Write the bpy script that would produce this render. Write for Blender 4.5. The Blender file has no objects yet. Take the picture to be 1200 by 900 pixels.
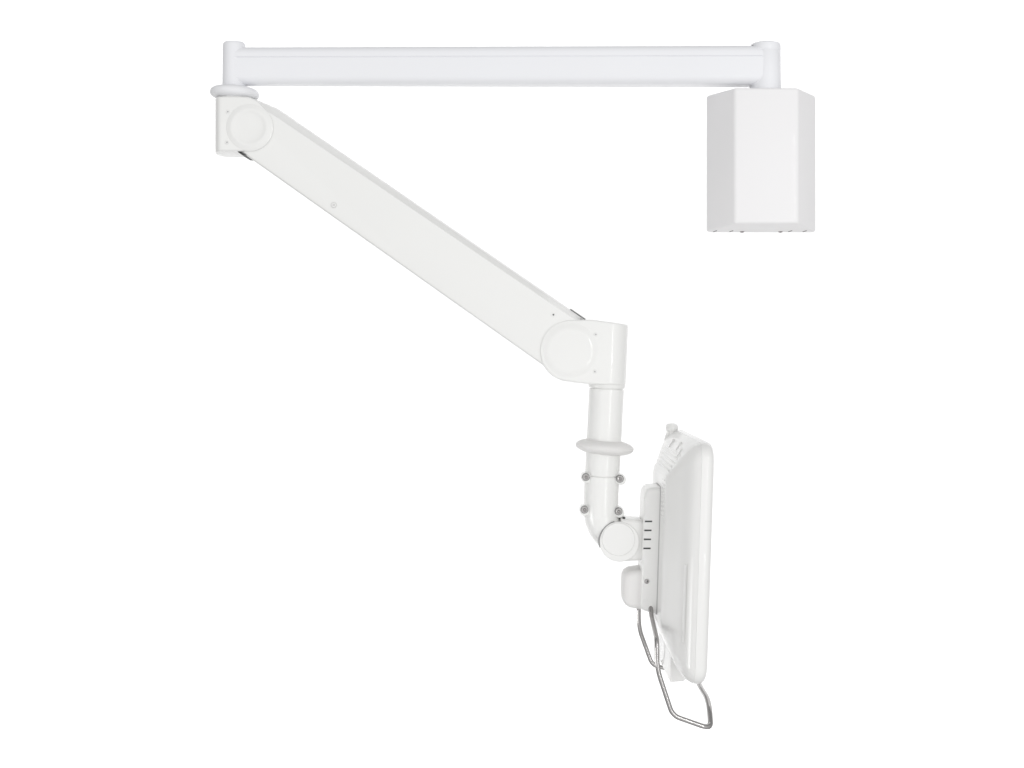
import bpy, bmesh, math, random
from mathutils import Vector, Matrix
random.seed(3)
S = 0.0012            # metres per measuring unit
D = 1480.0            # camera distance in the same units
LIFT = 2.0           # height of the camera above the studio floor, metres
scene = bpy.context.scene
col = scene.collection

# ------------------------------------------------------------------ camera, world, lights
cam_d = bpy.data.cameras.new("camera"); cam = bpy.data.objects.new("camera", cam_d); col.objects.link(cam)
cam.location = (0, -D*S, LIFT); cam.rotation_euler = (math.radians(90), 0, 0)
cam_d.sensor_width = 36; cam_d.lens = 36*D/1200; cam_d.shift_y = -45/1200
cam_d.clip_start = 0.05; cam_d.clip_end = 60
scene.camera = cam
scene.view_settings.view_transform = 'Standard'; scene.view_settings.look = 'None'
scene.view_settings.exposure = 0; scene.view_settings.gamma = 1

w = bpy.data.worlds.new("World"); scene.world = w; w.use_nodes = True
nt = w.node_tree; N = nt.nodes; L = nt.links
bg = N['Background']
tc = N.new('ShaderNodeTexCoord')
def wdot(vec):
    d = N.new('ShaderNodeVectorMath'); d.operation = 'DOT_PRODUCT'
    L.new(tc.outputs['Generated'], d.inputs[0]); d.inputs[1].default_value = vec
    return d.outputs['Value']
def wmath(op, a, b, clamp=False):
    m = N.new('ShaderNodeMath'); m.operation = op; m.use_clamp = clamp
    for i, q in enumerate((a, b)):
        if isinstance(q, (int, float)): m.inputs[i].default_value = q
        else: L.new(q, m.inputs[i])
    return m.outputs[0]
# soft studio: bright on the camera's side, dimmer left and right walls, ceiling and floor
W_BASE, W_FRONT, W_RIGHT = 0.46, 0.74, 0.045
front = wmath('POWER', wmath('MAXIMUM', wdot((0.10, -1, 0.0)), 0.0), 1.6)
v = wmath('ADD', wmath('MULTIPLY', front, W_FRONT), W_BASE)
v = wmath('ADD', v, wmath('MULTIPLY', wdot((1, 0, 0)), W_RIGHT))
cmb = N.new('ShaderNodeCombineColor')
for i, k in enumerate((1.0, 1.0, 1.0)):
    L.new(wmath('MULTIPLY', v, k), cmb.inputs[i])
L.new(cmb.outputs[0], bg.inputs['Color']); bg.inputs['Strength'].default_value = 1.0

def area(name, loc, target, sx, sy, power, color=(1, 1, 1)):
    l = bpy.data.lights.new(name, 'AREA'); l.shape = 'RECTANGLE'; l.size = sx; l.size_y = sy
    l.energy = power; l.color = color
    o = bpy.data.objects.new(name, l); col.objects.link(o); o.location = loc
    o.rotation_euler = (Vector(target)-Vector(loc)).to_track_quat('-Z', 'Y').to_euler()
    return o
area("strip_softbox", (1.2, -2.2, LIFT-0.05), (0.1, 0, LIFT-0.1), 0.09, 1.7, 8)
area("fill_lamp", (-1.6, -3.0, LIFT+0.2), (0, 0, LIFT), 1.4, 1.4, 3)
area("added_low_fill", (-1.4, -0.45, LIFT-0.75), (0.2, 0, LIFT-0.24), 0.5, 0.5, 0.19).data.spread = math.radians(30)  # added unseen fill, narrow beam brightening monitor flank and lower joints
area("added_backdrop_lamp", (0, 0.45, LIFT+1.75), (0, 1.08, LIFT+0.75), 3.2, 0.3, 10).data.spread = math.radians(100)  # unseen lamp pair added to lift the backdrop to pure white
area("added_backdrop_lamp", (0, 0.45, LIFT-1.75), (0, 1.08, LIFT-0.75), 3.2, 0.3, 10).data.spread = math.radians(100)  # lower one of the added pair

# ------------------------------------------------------------------ materials
def paint(name, colr, rough=0.3, coat=0.25, bump=0.02, metal=0.0, scale=900):
    m = bpy.data.materials.new(name); m.use_nodes = True
    n = m.node_tree.nodes; l = m.node_tree.links; b = n['Principled BSDF']
    t = n.new('ShaderNodeTexCoord')
    nz = n.new('ShaderNodeTexNoise'); nz.inputs['Scale'].default_value = 9; nz.inputs['Detail'].default_value = 5
    l.new(t.outputs['Object'], nz.inputs['Vector'])
    mx = n.new('ShaderNodeMix'); mx.data_type = 'RGBA'
    mx.inputs[6].default_value = (*[c*0.975 for c in colr], 1); mx.inputs[7].default_value = (*colr, 1)
    l.new(nz.outputs['Fac'], mx.inputs[0]); l.new(mx.outputs[2], b.inputs['Base Color'])
    mr = n.new('ShaderNodeMapRange'); mr.inputs['To Min'].default_value = rough*0.85; mr.inputs['To Max'].default_value = rough*1.2
    l.new(nz.outputs['Fac'], mr.inputs['Value']); l.new(mr.outputs['Result'], b.inputs['Roughness'])
    b.inputs['Metallic'].default_value = metal
    b.inputs['Coat Weight'].default_value = coat; b.inputs['Coat Roughness'].default_value = 0.03
    if bump:
        n2 = n.new('ShaderNodeTexNoise'); n2.inputs['Scale'].default_value = scale; n2.inputs['Detail'].default_value = 2
        l.new(t.outputs['Object'], n2.inputs['Vector'])
        bp = n.new('ShaderNodeBump'); bp.inputs['Strength'].default_value = bump; bp.inputs['Distance'].default_value = 0.001
        l.new(n2.outputs['Fac'], bp.inputs['Height']); l.new(bp.outputs['Normal'], b.inputs['Normal'])
    return m
COOL = paint("cool_white_paint", (0.845, 0.85, 0.875), 0.35, 0.2)
WARM = paint("warm_white_paint", (0.85, 0.85, 0.835), 0.4, 0.5)
SATIN = paint("satin_white_steel", (0.87, 0.862, 0.868), 0.5, 0.05)
PLASTIC = paint("white_plastic", (0.84, 0.838, 0.825), 0.4, 0.5)
RUBBER = paint("pale_rubber", (0.80, 0.79, 0.78), 0.55, 0.0)
BUMPC = paint("pale_cool_rubber", (0.84, 0.842, 0.86), 0.5, 0.0)
CHROME = paint("stainless_steel", (0.42, 0.41, 0.405), 0.12, 0.0, 0.0, 1.0)
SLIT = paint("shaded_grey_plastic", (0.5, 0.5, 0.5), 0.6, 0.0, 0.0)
LIGHTG = paint("light_grey_plastic", (0.68, 0.68, 0.67), 0.5, 0.0, 0.0)
DARK = paint("dark_gap_plastic", (0.06, 0.06, 0.06), 0.6, 0.0, 0.0)
GREY = paint("grey_gap_and_washer", (0.30, 0.30, 0.30), 0.6, 0.0, 0.0)  # for the bolt washers and the drawn-in joint gap
SCREEN = paint("screen_glass", (0.02, 0.02, 0.022), 0.08, 0.5, 0.0)
SHEET = paint("white_backdrop_paper", (0.90, 0.90, 0.90), 0.9, 0.0, 0.0)

# ------------------------------------------------------------------ geometry helpers (measuring units: x right, y away, z up from eye level)
def M(p): return Vector((p[0]*S, p[1]*S, LIFT+p[2]*S))
def P(px, py, y=0.0):
    s = 1+y/D
    return Vector(((px-600)*s, y, (405-py)*s))
def finish(name, bm, mat, parent=None, ang=32):
    bmesh.ops.remove_doubles(bm, verts=bm.verts, dist=1e-3)
    bmesh.ops.recalc_face_normals(bm, faces=bm.faces)
    for f in bm.faces: f.smooth = True
    for e in bm.edges:
        e.smooth = not (len(e.link_faces) == 2 and e.calc_face_angle(0) > math.radians(ang))
    org = Vector((0, 0, 0))
    if bm.verts:
        lo = [min(v.co[i] for v in bm.verts) for i in range(3)]; hi = [max(v.co[i] for v in bm.verts) for i in range(3)]
        org = Vector([(a+b)/2 for a, b in zip(lo, hi)])
    for v in bm.verts: v.co = (v.co-org)*S
    me = bpy.data.meshes.new(name); bm.to_mesh(me); bm.free()
    me.materials.append(mat)
    o = bpy.data.objects.new(name, me); col.objects.link(o)
    wl = M(org); o['_w'] = list(wl)
    if parent is not None:
        o.parent = parent; o.location = wl-Vector(parent['_w'])
    else: o.location = wl
    return o
def thing(name, p, label, cat):
    o = bpy.data.objects.new(name, None); col.objects.link(o); o.location = M(p); o['_w'] = list(o.location)
    o.empty_display_size = 0.05; o['label'] = label; o['category'] = cat
    return o
def rings(bm, secs, cap=True):
    vs = [[bm.verts.new(p) for p in s] for s in secs]
    n = len(secs[0])
    for a, b in zip(vs, vs[1:]):
        for i in range(n):
            j = (i+1) % n
            bm.faces.new((a[i], a[j], b[j], b[i]))
    if cap:
        bm.faces.new(vs[0]); bm.faces.new(vs[-1])
    return vs
def frame(d):
    d = Vector(d).normalized(); q = d.to_track_quat('Z', 'Y')
    return q @ Vector((1, 0, 0)), q @ Vector((0, 1, 0)), d
def lathe(bm, o, d, prof, n=64):          # prof: (radius, distance along d)
    u, v, d = frame(d); o = Vector(o); secs = []
    for r, t in prof:
        r = max(r, 0.01)
        secs.append([o+d*t+(u*math.cos(a)+v*math.sin(a))*r for a in [2*math.pi*i/n for i in range(n)]])
    rings(bm, secs)
def rcyl(r, t0, t1, b=1.0):               # cylinder profile with rounded rims
    pr = [(0, t0)]
    for k in range(5):
        a = math.pi/2*k/4; pr.append((r-b+b*math.sin(a), t0+b-b*math.cos(a)))
    for k in range(5):
        a = math.pi/2*k/4; pr.append((r-b+b*math.cos(a), t1-b+b*math.sin(a)))
    pr.append((0, t1)); return pr
def ellip(R, h, p=2.3, n=16):
    out = []
    for k in range(n+1):
        a = -math.pi/2+math.pi*k/n
        c, s = abs(math.cos(a))**(2/p), abs(math.sin(a))**(2/p)*(1 if a > 0 else -1)
        out.append((R*c, h*s))
    return out
def rr(hy, zt, zb, r, n=6, yc=0):         # rounded rectangle (y, z)
    r = min(r, hy*0.999, abs(zt-zb)/2*0.999); pts = []
    for cy, cz, a0 in ((hy-r, zt-r, 0), (-hy+r, zt-r, 90), (-hy+r, zb+r, 180), (hy-r, zb+r, 270)):
        for k in range(n+1):
            a = math.radians(a0+90*k/n); pts.append((yc+cy+r*math.cos(a), cz+r*math.sin(a)))
    return pts
def loftx(bm, secs, shear=None):          # secs: (x, half depth, z top, z bottom, corner radius[, yc])
    R = []
    for s in secs:
        x = s[0]; q = rr(*s[1:5], yc=(s[5] if len(s) > 5 else 0))
        R.append([Vector((x+(shear(z) if shear else 0), y, z)) for y, z in q])
    rings(bm, R)
def prism(bm, pts, y0, y1, bev=0, seg=3): # outline in (x, z) extruded in depth
    a = [bm.verts.new((x, y0, z)) for x, z in pts]; b = [bm.verts.new((x, y1, z)) for x, z in pts]
    n = len(pts); fs = [bm.faces.new(a), bm.faces.new(b)]
    for i in range(n): fs.append(bm.faces.new((a[i], a[(i+1) % n], b[(i+1) % n], b[i])))
    if bev:
        es = list({e for f in fs for e in f.edges})
        bmesh.ops.bevel(bm, geom=es, offset=bev, segments=seg, profile=0.5, affect='EDGES', clamp_overlap=True)
def tube(bm, pts, r, n=24, cap=True):
    secs = []; pts = [Vector(p) for p in pts]; up = None
    for i, p in enumerate(pts):
        d = (pts[min(i+1, len(pts)-1)]-pts[max(i-1, 0)]).normalized()
        if up is None:
            up = Vector((0, 1, 0)) if abs(d.y) < 0.9 else Vector((0, 0, 1))
        u = (up-d*up.dot(d)).normalized(); up = u; v = d.cross(u)
        rad = r[i] if isinstance(r, list) else r
        secs.append([p+(u*math.cos(a)+v*math.sin(a))*rad for a in [2*math.pi*k/n for k in range(n)]])
    rings(bm, secs, cap)
def round_path(pts, rads, n=8):
    pts = [Vector(p) for p in pts]; out = [pts[0]]
    for i in range(1, len(pts)-1):
        a, p, b = pts[i-1], pts[i], pts[i+1]; r = rads[i-1]
        r = min(r, (a-p).length*0.49, (b-p).length*0.49)
        s = p+(a-p).normalized()*r; e = p+(b-p).normalized()*r
        for k in range(n+1):
            t = k/n; out.append(s*(1-t)**2+p*2*t*(1-t)+e*t*t)
    out.append(pts[-1]); return out
def box(bm, c, u, v, w_, hu, hv, hw, bev=0):
    c = Vector(c); u, v, w_ = [Vector(q).normalized() for q in (u, v, w_)]
    vs = [bm.verts.new(c+u*hu*a+v*hv*b+w_*hw*k) for a in (-1, 1) for b in (-1, 1) for k in (-1, 1)]
    fs = [bm.faces.new([vs[i] for i in q]) for q in ((0,1,3,2),(4,6,7,5),(0,4,5,1),(2,3,7,6),(0,2,6,4),(1,5,7,3))]
    if bev: bmesh.ops.bevel(bm, geom=list({e for f in fs for e in f.edges}), offset=bev, segments=2, profile=0.5, affect='EDGES')
def B(): return bmesh.new()
def lathe_part(name, o, d, prof, mat, parent, n=64):
    b = B(); lathe(b, o, d, prof, n); return finish(name, b, mat, parent)
def box_part(name, mat, parent, *a, **k):
    b = B(); box(b, *a, **k); return finish(name, b, mat, parent)
X, Y, Z = Vector((1,0,0)), Vector((0,1,0)), Vector((0,0,1)); F = -Y   # F points at the camera
def cap_screw(name, p, r, parent, mat=None, hole=DARK):
    """round screw head facing the camera with a hex socket"""
    s = lathe_part(name, p, F, [(0,-2),(r,-2),(r,0.5),(r*0.85,0.8),(r*0.55,0.8),(r*0.4,0.35),(0,0.3)], mat or WARM, parent, 24)
    lathe_part('socket', p, F, [(0,-1),(r*0.42,-1),(r*0.42,0.5),(0,0.5)], SLIT, s, 12)
    return s

# ------------------------------------------------------------------ the setting
b = B()
yb, zf = 900, -LIFT/S+1
prof = [(yb, 1100), (yb, -1100)]
R_ = [[Vector((x, y, z)) for y, z in prof] for x in (-1450, 1450)]
va = [[b.verts.new(p) for p in r] for r in R_]
for i in range(len(prof)-1): b.faces.new((va[0][i], va[0][i+1], va[1][i+1], va[1][i]))
bd = finish('backdrop', b, SHEET); bd['kind'] = 'structure'

# ------------------------------------------------------------------ the suspension arm
arm = thing('suspension_arm', (296, 0, 134),
            'long white jointed medical arm hanging from a box housing, steel handle at its end', 'support arm')

# housing box: narrow front face, splayed side faces, sloped underside
b = B()
def hsec(inset, zoff_t):
    return None
ft, fb, bb_ = 297.2, 140.6, 134.0
xf0, xf1, xb0, xb1, yf, ybk = 256.6, 329.6, 230.0, 361.8, -25.0, 22.0
top = [(xf0, yf, ft), (xf1, yf, ft), (xb1, ybk, ft), (xb0, ybk, ft)]
bot = [(xf0, yf, fb), (xf1, yf, fb), (xb1, ybk, bb_), (xb0, ybk, bb_)]
tv = [b.verts.new(p) for p in top]; bv = [b.verts.new(p) for p in bot]
b.faces.new(tv); b.faces.new(bv)
for i in range(4): b.faces.new((tv[i], tv[(i+1) % 4], bv[(i+1) % 4], bv[i]))
bmesh.ops.bevel(b, geom=b.edges[:], offset=3.2, segments=5, profile=0.5, affect='EDGES')
housing = finish('ceiling_housing', b, SATIN, arm)
nb = Vector((0, bb_-fb, -(ybk-yf))).normalized()     # underside normal
vb = Vector((0, ybk-yf, bb_-fb)).normalized()
for px, ang in ((838, 35), (857, 35), (926, 35), (943, 35)):
    t = 0.80; y = yf+(ybk-yf)*t
    c = Vector(((px-600)*(1+y/D), y, fb+(bb_-fb)*t))+nb*0.05
    box_part('vent_slot', DARK, housing, c, X*0.5-vb*0.95, nb, (X*0.5-vb*0.95).cross(nb), 3.2, 0.3, 0.6)
for px in (869.5, 914.5):
    t = 0.86; y = yf+(ybk-yf)*t
    c = Vector(((px-600)*(1+y/D), y, fb+(bb_-fb)*t))
    lathe_part('screw', c, nb, [(0,-0.5),(2.7,-0.5),(2.7,0.5),(1.8,1.1),(1.0,1.1),(0.9,0.3),(0,0.3)], CHROME, housing, 20)

# column above the housing
cx = 297.0
colm = lathe_part('support_column', (cx, 0, 296), Z,
    [(0,0),(18.6,0),(18.9,1.5),(18.2,6),(17.8,20),(17.6,47.5),(17.3,48.0),(17.6,48.5),(17.6,55),(17.2,56.4),(16.0,57.4),(13,58),(0,58.2)], COOL, arm)
lathe_part('set_screw', P(881.8, 54.4, -9), (-0.75, -0.65, 0), [(0,-1),(1.3,-1),(1.3,0.55),(0.8,0.7),(0,0.7)], DARK, colm, 16)

# horizontal tube with a fine seam
def armsec(x, hd, zt, zb):
    zg = (zt-zb)*0.695+zb; out = []
    q = rr(hd, zt, zb, 9.5, 10)
    left = [p for p in q]
    res = []
    m = len(q)
    for i in range(m):
        a, c = q[i], q[(i+1) % m]
        res.append(a)
        if (a[1]-zg)*(c[1]-zg) < 0 and abs(a[1]-c[1]) > 1:
            sg = 1 if c[1] > a[1] else -1; inn = -0.9 if a[0] > 0 else 0.9
            for dz, dy in ((-0.75*sg, 0), (-0.35*sg, inn), (0.35*sg, inn), (0.75*sg, 0)):
                res.append((a[0]+dy, zg+dz))
    # gentle crown on the side walls
    return [Vector((x, y*(1-0.045*((z-(zt+zb)/2)/((zt-zb)/2))**2), z)) for y, z in res]
b = B()
rings(b, [armsec(-600+274.5+274.5-274.5, 13.2, 348.5, 304.6)] and [armsec(x, 13.3+(x+325)/620*3.6, 348.4+(x+325)/620*1.2, 304.8-(x+325)/620*0.6) for x in (-326, -250, -100, 50, 200, 297)])
ext = finish('extension_arm', b, COOL, arm, 25)

# left vertical post and its rubber disc
lathe_part('pivot_post', (-325.5, 0, 300), Z,
    [(0,-6),(14.2,-6),(14.0,2),(13.6,6),(13.4,25),(13.2,51),(12.9,53.2),(11.8,54.6),(9,55.2),(0,55.4)], COOL, arm)
tilt = Vector((0.05, 0, 1)).normalized()
lathe_part('bumper_disc', P(275.0, 109.6), tilt, ellip(28.2, 8.0, 2.7), BUMPC, arm)
lathe_part('swivel_collar', P(276.5, 118), tilt, [(0,-3),(21,-3),(21.2,0.5),(20.4,2.2),(0,2.6)], WARM, arm)

# upper head (turned column on the left, round on the right)
def head(name, xl, xr, zt, zb, hd, Rcol, circ, side, shear=None, parent=arm):
    """side=-1: vertical round end on the left, circular disc end on the right; +1 mirrored"""
    secs = []
    cxx, czz, R = circ; n = 40
    for k in range(n+1):
        t = 0.5-0.5*math.cos(math.pi*k/n); x = xl+(xr-xl)*t
        e = (x-xl) if side < 0 else (xr-x)
        h = hd
        if e < Rcol: h = hd*math.sqrt(max(1-((Rcol-e)/Rcol)**2, 0.0004))
        a, c = zt(x), zb(x)
        if (side < 0 and x > cxx) or (side > 0 and x < cxx):
            q = math.sqrt(max(R*R-(x-cxx)**2, 0.01)); a, c = min(a, czz+q), max(c, czz-q)
            if side > 0: a, c = czz+q, czz-q
        rad = 2.6
        secs.append((x, h, a, c, rad))
    b = B(); loftx(b, secs, shear); return finish(name, b, WARM, parent, 28)
c1 = P(287.5, 149)
h1 = head('swivel_head', -600+253.8, c1.x+31.6, lambda x: 405-117.6+(x+330)*-0.012, lambda x: 405-181.0, 25, 11, (c1.x, c1.z, 32), -1)
capprof = [(0,-3),(32.0,-3),(32.0,-0.4),(31.0,0.3),(29.2,1.0),(27.2,2.0),(25.2,3.0),(23.8,3.3),(22.4,3.0),(20.4,1.9),(17.5,0.9),(12,0.3),(0,0.1)]
lathe_part('pivot_cap', P(292.2, 149.2, -25), F, [(r*0.855, t*0.6 if t > 0 else t) for r, t in capprof], WARM, h1, 96)
for px, py in ((267, 131), (266, 167)): cap_screw('screw', P(px, py, -25.1), 2.2, h1)

# lower head
c2 = P(668.5, 411)
def zt2(x):
    px = x+600
    if px < 690: return 405-(374.8+max(0, (690-px))*0.03)
    return 405-(374.8+(px-690)*0.135)
def zb2(x):
    px = x+600
    return 405-(447.0+min(max(px-668, 0)/22, 1)*2.4+max(px-690, 0)*0.035)
h2 = head('swivel_head', c2.x-35.5, 600-600+734.5-600, zt2, zb2, 25, 23, (c2.x, c2.z, 35.6), 1, lambda z: (z+10)*0.04*1.0)
capprof2 = [(0,-3),(33.6,-3),(33.6,-0.5)]+[(33.6-(k/12)*11, -0.3+2.7*(0.5-0.5*math.cos(math.pi*(k/12)**0.85))) for k in range(13)]+[(18, 2.5), (12, 2.7), (6, 2.8), (0, 2.85)]
lathe_part('pivot_cap', P(668, 410.5, -25), F, capprof2, WARM, h2, 96)
for px, py in ((698.2, 392), (697, 435.5)): cap_screw('screw', P(px, py, -25.2), 2.2, h2)

# sloping spring arm: top edge and bottom edge measured, chamfered upper corners
def top_y(px): return 128+(px-326)*0.6875
def bot_y(px): return 184+(px-291)*0.7065
ax = Vector((0.821, 0, -0.571)); pn = Vector((0.571, 0, 0.821))
secs = []
for k, (tx, bx_, tc_, ch) in enumerate(((292, 270, 118, 8), (300, 279, 117.5, 8.5), (313, 288, 123.0, 9.3), (326, 293, 128.4, 9.6), (336, 303, None, 9.6), (450, 400, None, 8.7), (560, 520, None, 8.0), (640, 606, None, 7.6), (691, 660, None, 7.2))):
    t = P(tx, tc_ if tc_ else top_y(tx)); bo = P(bx_, bot_y(bx_))
    u = (t-bo); hlen = u.length; u = u.normalized()
    hd, tf = 22.5, 11.5
    q = []
    for y, w2 in ((tf-3, hlen), (tf-0.6, hlen-0.7), (tf, hlen-1.6), (hd, hlen-ch), (hd+0.3, hlen-ch-1.5), (hd, 5), (hd-1, 1.6), (hd-3, 0)):
        q.append((y, w2))
    q = q+[(-y, w2) for y, w2 in reversed(q)]
    secs.append([bo+u*w2+Y*y for y, w2 in q])
b = B(); rings(b, secs)
sa = finish('spring_arm', b, WARM, arm, 22)
# cover slit at the lower end, screws on the side, dark mouth beside the upper head
pA, pB = P(668.5, 362.0), P(686, 374.0)
d = (pB-pA).normalized(); nn = Vector((-d.z, 0, d.x))
if nn.z < 0: nn = -nn
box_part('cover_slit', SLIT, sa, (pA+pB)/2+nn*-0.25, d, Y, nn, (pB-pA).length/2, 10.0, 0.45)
lathe_part('pivot_pin', P(681.5, 373.6, -17.5), F, [(0,-2),(1.7,-2),(1.7,1.2),(0,1.4)], SLIT, sa, 16)
scr = lathe_part('screw', P(391.2, 240.4, -22.6), F, [(0,-1),(2.7,-1),(2.7,1.2),(2.4,1.5),(1.4,1.5),(1.1,0.2),(0,0.2)], WARM, sa, 24)
lathe_part('washer', P(391.2, 240.4, -22.6), F, [(0,-1),(3.3,-1),(3.3,0.6),(0,0.6)], LIGHTG, sa, 24)
s2 = lathe_part('screw', P(648.5, 368.8, -22.6), F, [(0,-1),(3.4,-1),(3.3,0.3),(2.8,0.6),(1.5,0.5),(1.1,-0.3),(0,-0.3)], WARM, sa, 24)
lathe_part('socket', P(648.5, 368.8, -23.0), F, [(0,-1),(0.9,-1),(0.9,0.2),(0,0.25)], DARK, s2, 12)
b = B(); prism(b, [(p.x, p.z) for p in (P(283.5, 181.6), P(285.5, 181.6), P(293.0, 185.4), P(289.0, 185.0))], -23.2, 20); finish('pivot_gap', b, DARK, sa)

# drop tube, lower rubber disc
ta, tb = P(711.2, 449), P(705.6, 557); dv = (tb-ta).normalized()
Ld = (tb-ta).length
drop = lathe_part('drop_tube', ta, dv, [(0,-4),(21.2,-4),(21.3,4.6),(20.9,5.4),(18.9,5.6),(18.9,6.7),(20.2,6.9),(20.3,8),(20.2,Ld-1.8),(20.1,Ld-1.0),(18.9,Ld-0.9),(18.9,Ld+1),(0,Ld+1)], WARM, arm)
lathe_part('bumper_disc', P(708.6, 523.8), Vector((0.095, 0, 1)), ellip(34.0, 9.6, 2.15), RUBBER, arm)

# elbow clamp with four bolts
b = B()
pth = [tb+dv*0.2, tb+dv*1.0, tb+dv*20, P(704.3, 596)]
a0 = P(704.3, 596)
for k in range(1, 15):
    t = k/14; p0, p1, p2 = a0, P(703.6, 624), P(730, 634)
    pth.append(p0*(1-t)**2+p1*2*t*(1-t)+p2*t*t)
rad = [19.0]+[20.3]*3+[20.3-1.2*k/14 for k in range(1, 15)]
tube(b, pth, rad, 48)
elbow = finish('elbow_clamp', b, WARM, arm)
for px, py in ((686.6, 559), (726.4, 561), (684.9, 597.2), (724.8, 599.2)):
    lug = lathe_part('clamp_lug', P(px, py, 0), F, rcyl(6.0, -10, 13.5, 1.6), WARM, elbow, 32)
    lathe_part('washer', P(px, py, -13.3), F, [(0,-1),(4.6,-1),(4.6,0.6),(0,0.6)], GREY, elbow, 24)
    lathe_part('bolt', P(px, py, -13.6), F, [(0,-1),(3.9,-1),(3.9,1.4),(3.4,2.2),(2.5,2.3),(2.2,0.6),(1.6,0.5),(0.9,1.6),(0,1.7)], CHROME, elbow, 6*4)

# tilt joint
jc = P(724.2, 631.8)
b = B(); loftx(b, [(jc.x+2, 18, -201, -249.5, 5), (jc.x+3, 18.6, -200, -250.4, 5), (130, 18.6, -200.4, -250.3, 5), (149, 18.6, -202.2, -249.2, 5), (151, 18, -203, -248.5, 5)])
joint = finish('tilt_joint', b, PLASTIC, arm)
lathe_part('joint_barrel', jc, F, rcyl(22.9, -18, 22.4, 1.4), PLASTIC, joint)
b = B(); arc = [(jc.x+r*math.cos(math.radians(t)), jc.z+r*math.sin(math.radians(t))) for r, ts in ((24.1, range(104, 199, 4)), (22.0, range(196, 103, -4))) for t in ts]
prism(b, arc, -20.9, -12); finish('joint_gap_shade', b, GREY, joint)  # dark arc drawn in for the shaded gap left of the barrel
lathe_part('joint_cap', P(724.6, 632, -22.3), F, [(0,-2),(20.0,-2),(20.0,-0.35),(19.3,-0.35),(19.2,0.6),(18.4,1.5),(12,2.2),(0,2.5)], PLASTIC, joint)
lathe_part('set_screw', P(731.0, 606.6, -15.0), Vector((0, -0.6, 1)), [(0,-2),(1.8,-2),(1.8,0.2),(0,0.2)], DARK, joint, 16)

# bracket behind the monitor
tsh = lambda z: (z+260)*0.034
msh = lambda z: (z+260)*0.032
b = B()
loftx(b, [(149.2, 19, -177, -299, 5), (149.6, 21.5, -173, -302.5, 5.5), (150.6, 23.3, -168.5, -304.6, 6), (152.4, 24, -165.8, -305.6, 6), (156, 24.1, -164.0, -307.0, 5), (168, 24.1, -163.2, -309.5, 5), (172.2, 24.1, -163.2, -310.5, 5)], tsh)
brk = finish('monitor_bracket', b, PLASTIC, arm, 40)
b = B(); loftx(b, [(167.7, 24.7, -162.7, -311.2, 5), (169.2, 24.7, -162.7, -311.2, 5)], msh); finish('bracket_seam_shade', b, SLIT, brk)  # grey plate added to draw the dark seam line against the monitor
for px, py in ((760, 611), (759.3, 621.5), (758.7, 632), (758.2, 642.6)):
    box_part('slot', DARK, brk, P(px, py, -24.0), X, Z, Y, 4.1, 0.85, 0.35)
lathe_part('bracket_screw', P(758.0, 681.2, -24.0), F, [(0,-1),(2.9,-1),(2.9,0.5),(2.3,0.9),(1.5,0.9),(1.2,0.1),(0,0.1)], CHROME, brk, 20)
lathe_part('bracket_screw', P(756.5, 703.8, -24.0), F, [(0,-1),(2.0,-1),(2.0,0.3),(0,0.4)], PLASTIC, brk, 20)
lathe_part('bracket_screw', P(757.4, 584.2, -23.6), F, [(0,-1),(1.7,-1),(1.7,0.3),(0,0.4)], PLASTIC, brk, 20)
b = B()
loftx(b, [(-600+728.6, 13, -269.5, -292, 8), (129.4, 17, -266.5, -297, 8), (132, 20, -263.4, -301, 8), (137, 21.5, -261, -303.8, 8), (149, 22, -259.4, -305.4, 7), (156, 22.2, -259, -306.2, 7)], lambda z: (z+283)*0.02)
finish('adjustment_block', b, RUBBER, arm, 40)

# steel handle: one bent rod
hy = 99
half = [Vector((160, 20, -300)), Vector((160, 32, -311)), Vector((158.5, hy-1, -322)), Vector((158.6, hy, -353)), Vector((175.6, hy, -404.5)), Vector((217.6, hy-1, -419.5)), Vector((221.5, 60, -400)), Vector((219.5, 0, -398))]
near = [Vector((p.x, -p.y, p.z)) for p in half]
half[5].z = -408; half[4].z = -400; half[6].z = -396
path = near[:-1]+[half[-1]]+list(reversed(half[:-1]))
rads = [6, 9, 12, 11, 12, 26, 30, 26, 12, 11, 12, 9, 6]
rads = [6, 9, 12, 9, 11, 22, 20, 22, 11, 9, 12, 9, 6][:len(path)-2]
rod = round_path(path, rads, 10)
b = B(); tube(b, rod, [2.7+(0.45 if p.x > 205 and abs(p.y) < 96 else 0) for p in rod], 20)
finish('grab_handle', b, CHROME, arm, 60)

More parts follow.
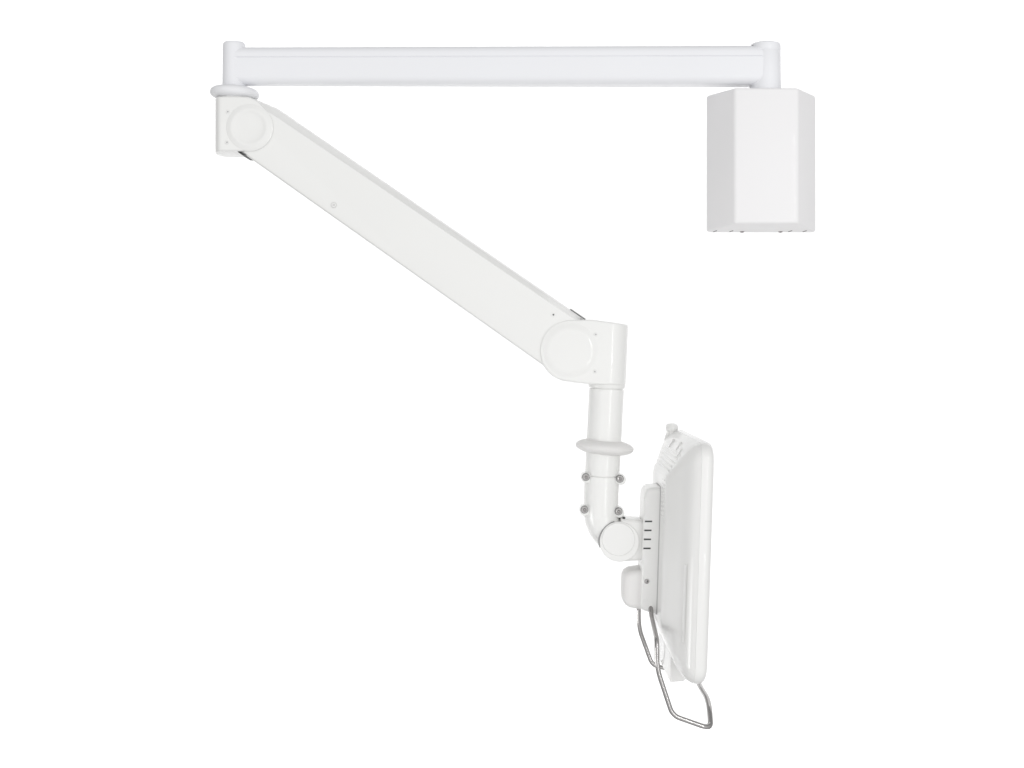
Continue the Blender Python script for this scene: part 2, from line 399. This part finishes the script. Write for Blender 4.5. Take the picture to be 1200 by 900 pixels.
# ------------------------------------------------------------------ the monitor
mon = thing('monitor', (190, 0, -368), 'bulky white medical monitor seen edge on, tilted slightly on the bracket of the arm', 'monitor')
b = B()
loftx(b, [(168.6, 58, -152, -312, 8), (169.0, 64, -148, -318, 10), (170.2, 68.5, -145, -322.5, 11), (172.2, 71.5, -142.6, -325.8, 12),
          (177, 85, -133, -338, 14), (182, 99, -123.5, -350.5, 15), (187, 109, -115.5, -358.5, 16), (191.5, 115.5, -110.2, -363.4, 17), (196.5, 119.8, -107, -366.4, 18), (200, 121.3, -105.8, -367.6, 18.6)], msh)
back = finish('back_cover', b, PLASTIC, mon, 40)
b = B()
loftx(b, [(199.2, 120.2, -106.8, -366.6, 18), (200.0, 121.8, -105.4, -368, 19), (206, 122, -105.2, -368.2, 19), (209.5, 121.2, -106, -367.4, 19), (212.2, 119, -108.2, -365.2, 18), (213.8, 116, -111.2, -362.2, 17), (214.2, 112, -115, -358, 14), (213.0, 108, -119, -354, 6), (212.6, 107, -120, -353, 4)], msh)
finish('bezel', b, PLASTIC, mon, 40)
b = B(); loftx(b, [(211.5, 106.5, -120.5, -352.5, 3), (213.1, 106.5, -120.5, -352.5, 3)], msh); finish('screen', b, SCREEN, mon)
# vent ribs lying across the sloping upper back
A0, A1 = Vector((172.2, 0, -142.6)), Vector((187, 0, -115.5))
A0.x += msh(A0.z); A1.x += msh(A1.z); sd = (A1-A0).normalized(); sn = Vector((sd.z, 0, -sd.x))
if sn.x > 0: sn = -sn
for k in range(5):
    c = A0+(A1-A0)*(0.06+0.17*k); hw = 60+k*4
    box_part('vent_rib', PLASTIC, back, c+sn*0.1, Y, sd, sn, hw, 0.9, 1.0, bev=0.3)
for y, a in ((-62, 0.55), (-30, 0.75), (28, 0.7)):
    c = A0+(A1-A0)*(a+0.25)+Y*y
    box_part('vent_rib', PLASTIC, back, c+sn*0.3, sd, Y, sn, 6, 1.2, 1.2, bev=0.4)
for k in range(9):
    z = -152-k*5.2
    box_part('vent_rib', PLASTIC, back, Vector((168.7+msh(z), -46, z)), Y, Z, X, 11, 0.9, 0.6, bev=0.3)
# ridge on the side
b = B(); loftx(b, [(186.2, 0.9, -238, -322, 0.8, -108.6), (188.6, 0.9, -237, -323, 0.8, -112.8)], msh); finish('side_ridge', b, PLASTIC, back)
# lower cover under the back
b = B(); loftx(b, [(178.8, 49, -330, -380.5, 1.5, 7), (179.6, 57, -330, -381.2, 1.5, 7), (195, 57, -330, -380.2, 1.5, 7), (196, 56, -330, -379, 1.5, 7)], None)
finish('lower_cover', b, PLASTIC, mon)
# small rounded knob on the far top corner
kb = P(786.2, 502.3, 96)
lathe_part('top_knob', kb+Vector((0,0,-11)), Vector((0.10, 0, 1)), [(0,-4),(8.5,-4),(7.4,1),(6.2,5),(6.0,7),(7.2,9),(7.9,11.5),(7.6,14.4),(6,16.6),(3,17.8),(0,18)], PLASTIC, mon, 32)

for o in bpy.data.objects:
    if '_w' in o: del o['_w']
scene.render.engine = 'CYCLES'
